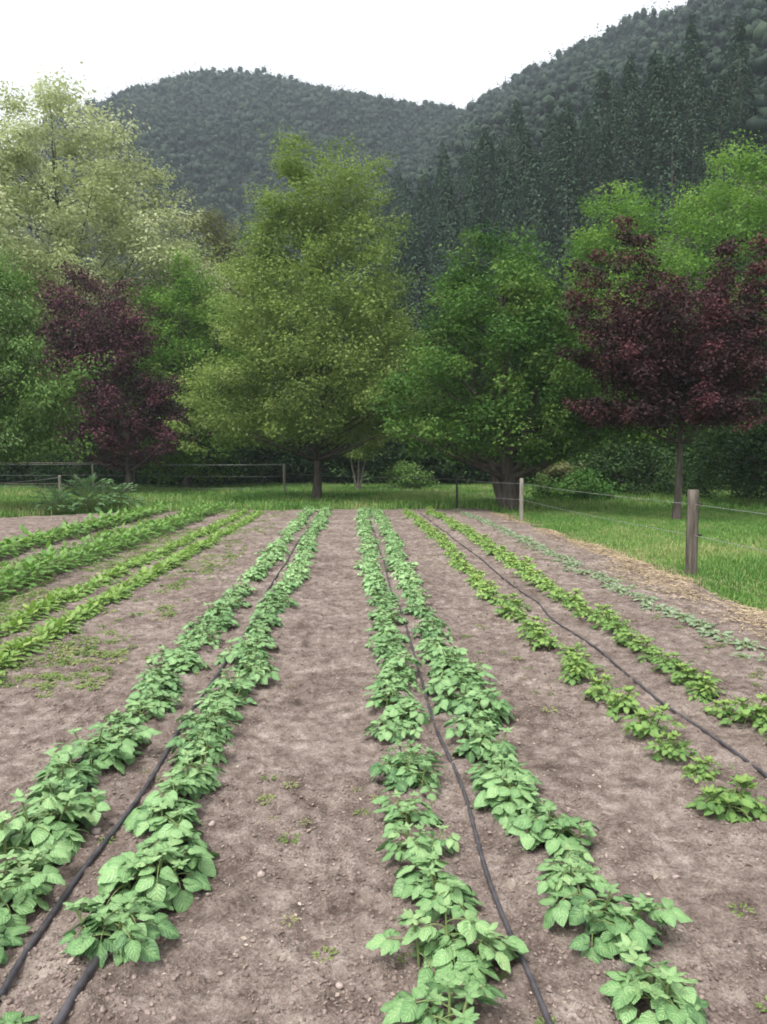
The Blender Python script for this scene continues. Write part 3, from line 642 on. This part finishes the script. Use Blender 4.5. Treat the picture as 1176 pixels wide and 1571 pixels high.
rp = np.random.default_rng(90)
def plant_row(name, cat, var, xf, y0, y1, step, label, group, near_y=9.0, smin=0.85, smax=1.15, jx=0.04, special=(), base=0.0, gaps=0.0, far=0.0, near_boost=0.0):
    y = y0; k = 0
    while y < y1:
        if gaps and rp.random() < gaps: y += step; continue
        x = xf(y) + rp.normal(0, jx); yy = y + rp.normal(0, step * 0.1)
        lv, st, both = var[int(rp.integers(len(var)))]
        z = float(soil_z(np.array([x]), np.array([yy]))[0]) + base
        if y < near_y:
            o = empty(name, (x, yy, z)); obj('leaves', lv, o); obj('stems', st, o)
        else: o = obj(name, both, None, (x, yy, z))
        o.rotation_euler.z = rp.uniform(0, 6.28); s = rp.uniform(smin, smax) * (1 - far * float(sstep(3.0, 8.5, yy))) * (1 + near_boost * float(sstep(4.2, 2.4, yy))); o.scale = (s, s, s * rp.uniform(0.9, 1.1))
        tag(o, special[k] if k < len(special) else label, cat, group)
        y += step * rp.uniform(0.9, 1.1); k += 1
W = lambda c, a, f, p: (lambda y: c + a * math.sin(y * f + p))
plant_row('potato_plant', 'potato plant', pot, W(-0.80, 0.03, 0.7, 0), 2.42, 23.8, 0.30, 'pale green potato plant in the row bordering the bare middle path on the left', 'potato plants in the row left of the middle path', smin=0.72, smax=1.05, far=0.17, near_boost=0.1, gaps=0.03,
          special=['big broad-leaved potato plant sprawling over the end of a black hose'])
plant_row('potato_plant', 'potato plant', pot, W(-1.30, 0.03, 0.6, 1), 2.15, 23.6, 0.30, 'pale green potato plant in the second row left of the bare middle path', 'potato plants in the second row left of the path', smin=0.72, smax=1.05, far=0.17, near_boost=0.1, gaps=0.03)
plant_row('potato_plant', 'potato plant', pot, W(0.29, 0.03, 0.8, 2), 1.98, 23.8, 0.31, 'pale green potato plant in the row bordering the bare middle path on the right', 'potato plants in the row right of the middle path', smin=0.66, smax=0.95, far=0.13, gaps=0.03)
plant_row('potato_plant', 'potato plant', pot, lambda y: 0.71 + 0.02 * math.sin(y * 0.5) + 0.13 * float(sstep(3.4, 1.9, y)), 1.80, 23.6, 0.30, 'pale green potato plant in the second row right of the bare middle path', 'potato plants in the second row right of the path', smin=0.72, smax=1.0, far=0.15, gaps=0.03)
plant_row('vegetable_plant', 'vegetable plant', frl, W(1.64, 0.05, 0.5, 0.4), 3.3, 23.2, 0.33, 'small yellow-green plant in the third row right of the bare middle path', 'small plants in the third row right of the path', 8, 0.65, 1.1,
          special=['small half-hidden plant at the near end of its row, no plant before it', 'small round frilly plant, second in the third row from the middle path'])
plant_row('vegetable_plant', 'vegetable plant', frl, W(2.37, 0.04, 0.4, 2.0), 4.0, 23.0, 0.29, 'small yellow-green plant in the fourth row right of the bare middle path', 'small plants in the fourth row right of the path', 8, 0.7, 1.15)
plant_row('seedling', 'seedling', seed_, W(3.30, 0.06, 0.4, 1.0), 5.6, 23.0, 0.125, 'tiny grey-green seedling in the sparse row closest to the grass edge', 'seedlings in the sparse outer row', 7, 0.7, 1.3, jx=0.06, gaps=0.12)
plant_row('lettuce_plant', 'lettuce', let, W(-2.72, 0.03, 0.4, 0), 4.6, 23.0, 0.19, 'low yellow-green plant in the inner of two close-set leafy rows', 'leafy plants of the inner close-set row', 7, 0.85, 1.2)
plant_row('lettuce_plant', 'lettuce', let, W(-3.20, 0.03, 0.4, 1), 5.6, 23.0, 0.20, 'low yellow-green plant in the outer of two close-set leafy rows', 'leafy plants of the outer close-set row', 7, 0.85, 1.25)
for k, dx in enumerate((-0.14, 0.14)):
    plant_row('bean_plant', 'bean plant', bean, W(-4.25 + dx, 0.03, 0.4, k), 8.0, 24.0, 0.25, 'bushy green bean plant in the wide thick row', 'bean plants of the wide thick row', 6, 0.75, 1.1, jx=0.05)
plant_row('chard_plant', 'chard plant', chard, W(-5.75, 0.04, 0.3, 0), 10.5, 23.5, 0.27, 'upright light green plant in the outermost row below the bare pinkish patch', 'plants of the outermost leafy row', 6, 0.9, 1.3)
plant_row('potato_plant', 'potato plant', pot, lambda y: -0.99, 2.0, 2.05, 0.3, 'small stray green plant beside the drip hose at the near end of the rows', None, smin=0.5, smax=0.55, jx=0)
art = rosette(200, 90, 0.75, 0.24, 0.6, 0.45, 0.4, 0.25, 1.5)
M['artichoke_leaf'] = foliage_mat('artichoke_leaf', [(0.0, (0.07, 0.15, 0.055)), (0.5, (0.13, 0.235, 0.095)), (1.0, (0.22, 0.31, 0.17))], 0.3, 0.6, 0.2)
av = variants('artichoke', [art], M['artichoke_leaf'], 'artichoke')[0]
for k, (x, y, s, lab) in enumerate(((-8.3, 24.4, 1.15, 'grey-green artichoke clump tallest of the three beside the bare pinkish patch'), (-7.5, 25.0, 0.9, 'grey-green artichoke clump nearest the outermost leafy row'), (-8.9, 23.4, 0.8, 'lower grey-green artichoke clump nearest the bare pinkish patch'))):
    o = empty('artichoke_plant', (x, y, -0.02), k * 1.7); obj('leaves', av[0], o); obj('stems', av[1], o); o.scale = (1.35 * s, 1.35 * s, 1.35 * s); tag(o, lab, 'artichoke', 'artichoke clumps at the field corner')

# ------------------------------------------------------------------ hoses
def hose(name, label, pts, r=0.0115, sink=0.0):
    pts = np.array(pts, float); q = np.linspace(0, 1, len(pts)); n = 160
    s = np.linspace(0, 1, n) ** 1.5
    x = np.interp(s, q, pts[:, 0]); y = np.interp(s, q, pts[:, 1])
    ker = np.ones(9) / 9; xp = np.pad(x, 4, 'edge'); yp = np.pad(y, 4, 'edge'); x = np.convolve(xp, ker, 'valid'); y = np.convolve(yp, ker, 'valid')
    x = x + (noise2(y * 1.1, y * 0, 3) - 0.5) * 0.05
    z = soil_z(x, y); z = np.maximum(z, np.convolve(np.pad(z, 4, 'edge'), ker, 'valid')); z = np.convolve(np.pad(z, 4, 'edge'), ker, 'valid') + r * 0.7 - sink
    g = Geo(); tube(g, np.stack([x, y, z], -1), r, 9)
    return tag(obj(name, g.mesh(name, M['hose'], True)), label, 'hose')
hose('drip_hose', 'black drip hose lying between the two potato rows left of the path', [(-1.02, 1.5), (-1.03, 2.2), (-1.02, 3), (-1.0, 4.5), (-0.98, 7), (-1.02, 12), (-1.0, 24)])
hose('drip_hose', 'short black hose end poking out from under the nearest big potato plant', [(-0.83, 1.4), (-0.81, 2.0), (-0.76, 2.6), (-0.72, 3.0)], 0.013)
hose('drip_hose', 'black drip hose between the two potato rows on the right of the path', [(0.57, 1.5), (0.55, 2.1), (0.52, 3), (0.49, 4.5), (0.49, 7), (0.48, 12), (0.46, 24)], 0.0095)
hose('drip_hose', 'black hose showing under the leaves of the second potato row', [(0.93, 1.3), (0.89, 2.2), (0.78, 3), (0.68, 4.2), (0.64, 5.2)], 0.0095)
hose('drip_hose', 'black drip hose snaking between the two small yellow-green plant rows', [(2.0, 1.2), (2.04, 4), (2.0, 5.2), (2.05, 6.3), (1.93, 7.4), (2.04, 8.4), (2.0, 10), (2.05, 13), (2.0, 18), (2.0, 23)], 0.0095)

# ------------------------------------------------------------------ fences
def post_geo(r0, h, seed, n=10, rough=0.10, taper=0.04, chamfer=True):
    r = np.random.default_rng(seed); g = Geo(); z = np.concatenate([[-0.3], np.linspace(0, h, 9), [h + (0.012 if chamfer else 0)]])
    th = np.arange(n) / n * 6.283; rad = r0 * (1 + r.normal(0, rough, n))
    V = []
    for k, zz in enumerate(z):
        f = (1 - taper * max(zz, 0) / h) * (1 + r.normal(0, 0.015)) * (0.86 if k == len(z) - 1 and chamfer else 1)
        V.append(np.stack([rad * f * np.cos(th), rad * f * np.sin(th), np.full(n, zz)], -1))
    V = np.concatenate(V); i = np.arange(len(z) - 1)[:, None] * n; j = np.arange(n)[None]; k2 = (j + 1) % n
    g.add(V, np.stack([i + j, i + k2, i + n + k2, i + n + j], -1).reshape(-1, 4))
    tp = np.concatenate([V[-n:], V[-n:].mean(0)[None] + np.array([0, 0, 0.004])]); g.add(tp, np.stack([np.arange(n), (np.arange(n) + 1) % n, np.full(n, n)], -1))
    return g
def wire_geo(pts, r, sag=0.03):
    g = Geo(); P = []
    for a, b in zip(pts[:-1], pts[1:]):
        a, b = np.array(a, float), np.array(b, float)
        for q in np.linspace(0, 1, 9)[:-1]: P.append(a + (b - a) * q - np.array([0, 0, sag * 4 * q * (1 - q)]))
    P.append(np.array(pts[-1], float)); tube(g, P, r, 6); return g
fe = tag(empty('wire_fence', (4.74, 10.5, 0)), 'wire fence with a stout weathered post dividing the field from the lawn', 'fence')
def part_at(name, g, mat, root, loc, label=None, smooth=False):
    o = obj(name, g.mesh(name, mat, smooth), root, tuple(np.array(loc) - np.array(root.location)))
    if label: o['label'] = label
    return o
p1 = part_at('post', post_geo(0.078, 1.19, 1), M['post_wood'], fe, (4.74, 10.5, -0.02), 'stout weathered grey wooden post')
part_at('post', post_geo(0.05, 1.12, 2, 8), M['pale_wood'], fe, (4.42, 19.9, -0.02), 'thin pale wooden post')
part_at('post', post_geo(0.035, 1.12, 3, 6, 0.02), M['dark_metal'], fe, (3.32, 24.3, -0.02), 'dark thin stake')
part_at('post', post_geo(0.07, 1.15, 4), M['post_wood'], fe, (5.3, 1.2, -0.02))
for hz_ in (0.98, 0.55):
    part_at('wire', wire_geo([(5.3, 1.28, hz_), (4.74, 10.42, hz_), (4.45, 19.85, hz_), (3.34, 24.27, hz_), (-3.0, 34.2, hz_)], 0.0035), M['wire'], fe, (0, 0, 0), smooth=True)
ins = Geo(); tube(ins, [(0, 0, 0), (0.05, 0, 0)], 0.016, 8); part_at('insulator', ins, M['dark_metal'], fe, (4.82, 10.5, 0.55))
ins = Geo(); tube(ins, [(0, 0, 0), (0.05, 0, 0)], 0.016, 8); part_at('insulator', ins, M['dark_metal'], fe, (4.82, 10.5, 0.98))
fb = tag(empty('wire_fence', (-12.6, 38, 0)), 'wire fence with slim grey posts before the dark wood at the back', 'fence')
for k, (x, y) in enumerate(((-12.6, 38.0), (-3.0, 34.2), (-24.0, 40.0))):
    part_at('post', post_geo(0.06, 1.42, 10 + k, 8), M['pale_wood'], fb, (x, y, -0.02))
for hz_ in (1.38, 0.85, 0.3):
    part_at('wire', wire_geo([(-24.0, 39.93, hz_), (-12.6, 37.93, hz_), (-3.0, 34.13, hz_)], 0.011 if hz_ > 1 else 0.005), M['wire'], fb, (0, 0, 0), smooth=True)
for hz_, r_ in ((1.44, 0.05), (0.42, 0.03)):
    part_at('rail', wire_geo([(-24.0, 39.85, hz_), (-11.7, 37.8, hz_)], r_ * 0.7, 0.01), M['post_wood'], fb, (0, 0, 0), 'pale weathered rail')
fl = tag(empty('wire_fence', (-10.15, 22, 0)), 'low fence with a short white post beside the bare pinkish patch', 'fence')
part_at('post', post_geo(0.055, 1.0, 21, 8), M['wire'], fl, (-10.15, 22.0, -0.02))
part_at('post', post_geo(0.055, 1.0, 22, 8), M['pale_wood'], fl, (-11.2, 30.0, -0.02))
part_at('wire', wire_geo([(-10.15, 22.07, 0.92), (-11.2, 29.93, 0.92)], 0.018), M['wire'], fl, (0, 0, 0), smooth=True)

# ------------------------------------------------------------------ grass, weeds, straw, clods, stones
def blades(n, h, spread, seed, w=0.006):
    r = np.random.default_rng(seed); g = Geo()
    for k in range(n):
        a = r.uniform(0, 6.28); b = np.array([r.normal(0, spread), r.normal(0, spread), -0.01]); hh = h * r.uniform(0.5, 1.15); ln = r.uniform(0.2, 0.8) * hh
        d = np.array([math.cos(a), math.sin(a), 0]); s = np.array([-math.sin(a), math.cos(a), 0]) * w
        V = [b - s, b + s, b + s * .8 + d * ln * .3 + np.array([0, 0, hh * .6]), b - s * .8 + d * ln * .3 + np.array([0, 0, hh * .6]), b + d * ln + np.array([0, 0, hh])]
        t = np.clip(r.normal(0.5, 0.2), 0, 1)
        g.add(V[:4], [[0, 1, 2, 3]], t); g.add([V[3], V[2], V[4]], [[0, 1, 2]], t)
    return g.arrays()
rg = np.random.default_rng(300)
def lawn(name, n, xr, yr, keep, h, nb, sp, w, label):
    x = rg.uniform(*xr, n); y = yr[0] * (yr[1] / yr[0]) ** rg.uniform(0, 1, n) if yr[0] > 0 else rg.uniform(*yr, n)
    m = keep(x, y); x, y = x[m], y[m]
    parts = []
    for k in range(4):
        V, F, T = blades(nb, h, sp, 310 + k, w); q = np.arange(len(x)) % 4 == k
        pos = np.stack([x[q], y[q], np.full(q.sum(), -0.03)], -1)
        parts.append(stamp(V, F, T, pos, rg.uniform(0, 6.28, q.sum()), rg.uniform(0.6, 1.35, q.sum()), rg.normal(0, 0.13, q.sum()) + 0.9 * (fbm(x[q] * 0.5, y[q] * 0.3, 44, 3) - 0.44) + 0.5 * (rg.random(q.sum()) < 0.03)))
    V, F, T = merge(parts); tag(obj(name, mesh_np(name, V, F, T, False, [M['grass']])), label, None, None, 'stuff')
lawn('lawn_grass', 60000, (4.0, 20), (5.5, 30), lambda x, y: (field_edge(x, y) < 0.05) & (x < 0.62 * y + 2) & (rg.random(len(x)) < np.clip(np.where(y < 13, (x - 4.62) * 2.6, (x - 4.3) * 1.6), np.where(field_edge(x, y) < -0.12, 0.75, 0.03), 1)), 0.085, 9, 0.06, 0.005, 'green lawn grass between the field and the trees')
lawn('far_grass', 42000, (-28, 30), (21.5, 49), lambda x, y: (field_edge(x, y) < 0.1) & (np.abs(x) < 0.6 * y + 3) & ((y > 24) | (x < -9)), 0.2, 7, 0.12, 0.012, 'green grass beyond the ends of the rows')
# straw on the edge of the field
def straw():
    r = np.random.default_rng(320); g = Geo()
    n = 42000; y = 5.0 * (23 / 5.0) ** r.uniform(0, 1, n); x = 4.42 + r.normal(0.0, 0.2, n) + 1.2 * (y < 11.5) * (r.random(n) - 0.5)
    m = fbm(x * 1.6, y * 0.9, 53, 3) + r.normal(0, 0.07, n) > 0.43 - 0.06 * (y < 11); x, y = x[m], y[m]; n = len(x)
    a = r.uniform(0, 6.28, n); L = r.uniform(0.03, 0.12, n)
    P = np.stack([x, y, np.maximum(soil_z(x, y), -0.03) + r.uniform(0.004, 0.03, n)], -1)
    V, F = leaf_quads(P, np.stack([np.cos(a), np.sin(a), r.normal(0, .12, n)], -1), norm(np.stack([r.normal(0, .3, n), r.normal(0, .3, n), np.ones(n)], -1)), L, np.full(n, 0.0085), 0.0)
    return mesh_np('straw', V, F, None, False, [M['straw']])
tag(obj('straw', straw()), 'dry straw strewn along the edge of the lawn', None, None, 'stuff')
# weeds creeping over the soil
def weeds():
    parts = []
    r = np.random.default_rng(330)
    n = 34000; y = 2.0 * (24 / 2.0) ** r.uniform(0, 1, n); x = r.uniform(-7, 4.3, n)
    band = 2.6 * np.exp(-((x + 3.75) / 0.38) ** 2) * 1.0 + np.exp(-((x + 2.2) / 0.3) ** 2) * 0.8 + np.exp(-((x + 5.0) / 0.4) ** 2) * 1.6 + np.exp(-((x - 3.35) / 0.3) ** 2) * 0.5 + np.exp(-((x - 1.3) / 0.2) ** 2) * 0.1
    p = np.clip(band, 0, 1) * sstep(0.34, 0.58, fbm(x * 1.1, y * 0.7, 9)) + 0.012 * (fbm(x * 1.5, y * 1.5, 19) > 0.5)
    m = (r.random(n) < p) & (field_edge(x, y) > 0.1); x, y = x[m], y[m]
    for k in range(4):
        g, gs = rosette(340 + k, 13, 0.04, 0.026, 0.022, 0.5, 0.35, 0.2, 1.1)
        V, F, T = merge([g.arrays(), gs.arrays()]); q = np.arange(len(x)) % 4 == k
        parts.append(stamp(V, F, T, np.stack([x[q], y[q], soil_z(x[q], y[q])], -1), r.uniform(0, 6.28, q.sum()), r.uniform(0.4, 1.0, q.sum()) * (1 + 0.8 * (x[q] < -1.8)), r.normal(0, 0.2, q.sum())))
    V, F, T = merge(parts); return mesh_np('weeds', V, F, T, True, [M['weed']])
tag(obj('weeds', weeds()), 'sparse weeds creeping over the bare soil', None, None, 'stuff')
def clods():
    r = np.random.default_rng(350); n = 60000
    y = 1.6 * (14 / 1.6) ** r.uniform(0, 1, n); x = r.uniform(-1, 1, n) * (0.62 * y + 0.5); m = (field_edge(x, y) > 0.2) & (x > -7) & (fbm(x * 2.3, y * 2.3, 95, 3) + r.normal(0, 0.08, n) > 0.40)
    x, y = x[m], y[m]; parts = []
    sz = 0.0032 * np.exp(r.normal(0, 0.55, len(x))) * (1 + 0.08 * y); sz = np.minimum(sz, 0.0075 * (1 + 0.08 * y))
    for k in range(5):
        q = np.arange(len(x)) % 5 == k
        parts.append(stamp(lump(360 + k, 0.55, 0.5), [IF], np.full(len(IV), 0.5), np.stack([x[q], y[q], soil_z(x[q], y[q]) + sz[q] * 0.25], -1), r.uniform(0, 6.28, q.sum()), sz[q]))
    V, F, T = merge(parts); return mesh_np('soil_clods', V, F, None, False, [M['clod']])
tag(obj('soil_clods', clods()), 'small crumbs and clods of earth strewn over the soil', None, None, 'stuff')
def litter():
    r = np.random.default_rng(380); n = 17000
    y = 1.6 * (23 / 1.6) ** r.uniform(0, 1, n); x = r.uniform(-1, 1, n) * (0.62 * y + 0.5)
    m = (field_edge(x, y) > 0.1) & (fbm(x * 1.7, y * 1.7, 91, 3) + r.normal(0, 0.09, n) > 0.42); x, y = x[m], y[m]; n = len(x)
    a = r.uniform(0, 6.28, n); L = 0.008 * np.exp(r.normal(0, 0.5, n)) * (1 + 0.07 * y)
    P = np.stack([x, y, soil_z(x, y) + 0.004], -1)
    V, F = leaf_quads(P, np.stack([np.cos(a), np.sin(a), r.normal(0, .25, n)], -1), norm(np.stack([r.normal(0, .4, n), r.normal(0, .4, n), np.ones(n)], -1)), L, L * r.uniform(0.25, 0.7, n), 0.0)
    return mesh_np('plant_litter', V, F, None, False, [M['litter']])
M['litter'] = rough_mat('litter', [(0.35, (0.14, 0.10, 0.075)), (0.5, (0.30, 0.24, 0.195)), (0.65, (0.43, 0.36, 0.31))], 14, rough=0.85, bump=0)
tag(obj('plant_litter', litter()), 'pale dry scraps of plant litter on the soil', None, None, 'stuff')
def gp(pxx, pyy):
    """ground point under a spot of the photograph, for stones"""
    u = (pxx - 588) / 1180; v = (785.5 - pyy) / 1180
    d = cam.rotation_euler.to_matrix() @ __import__('mathutils').Vector((u, v, -1)); k = -1.6 / d.z
    return d.x * k, d.y * k
for k, (a, b, s, lab) in enumerate(((400, 1348, 0.017, 'small pale pebble alone on the bare middle path'), (325, 1273, 0.018, 'pale pebble just beside the potato row bordering the path'), (148, 1282, 0.02, 'pale stone between the drip hose and the second potato row'),
        (92, 1388, 0.018, 'pale pebble low beside the black drip hose, near the picture edge'), (311, 1024, 0.032, 'pinkish stone between two potato rows, far up the hose'), (520, 1520, 0.012, 'whitish stone at the very front of the bare middle path'), (1037, 1350, 0.016, 'pale pebble on the bare strip beside the second potato row'))):
    x, y = gp(a, b)
    me = mesh_np('stone', lump(400 + k, 0.6, 0.3), IF, None, True, [M['stone']])
    o = obj('stone', me, None, (x, y, float(soil_z(np.array([x]), np.array([y]))[0]) + s * 0.3)); o.scale = (s, s, s); o.rotation_euler.z = k; tag(o, lab, 'stone')

# ------------------------------------------------------------------ haze
hv = np.array([(a, b, c) for a in (-520, 520) for b in (-120, 600) for c in (-4.0, 225.0)], float)
hf = np.array([(0, 1, 3, 2), (4, 6, 7, 5), (0, 4, 5, 1), (2, 3, 7, 6), (0, 2, 6, 4), (1, 5, 7, 3)])
hm = bpy.data.materials.new('haze'); hm.use_nodes = True; hn = hm.node_tree
hn.nodes.remove(hn.nodes['Principled BSDF'])
pv = hn.nodes.new('ShaderNodeVolumePrincipled'); pv.inputs['Color'].default_value = (0.78, 0.88, 0.98, 1); pv.inputs['Density'].default_value = 0.0004; pv.inputs['Anisotropy'].default_value = 0.0
hn.links.new(pv.outputs[0], hn.nodes['Material Output'].inputs['Volume'])
tag(obj('haze', mesh_np('haze', hv, hf, None, False, [hm])), 'thin bluish haze lying over the valley', None, None, 'stuff')
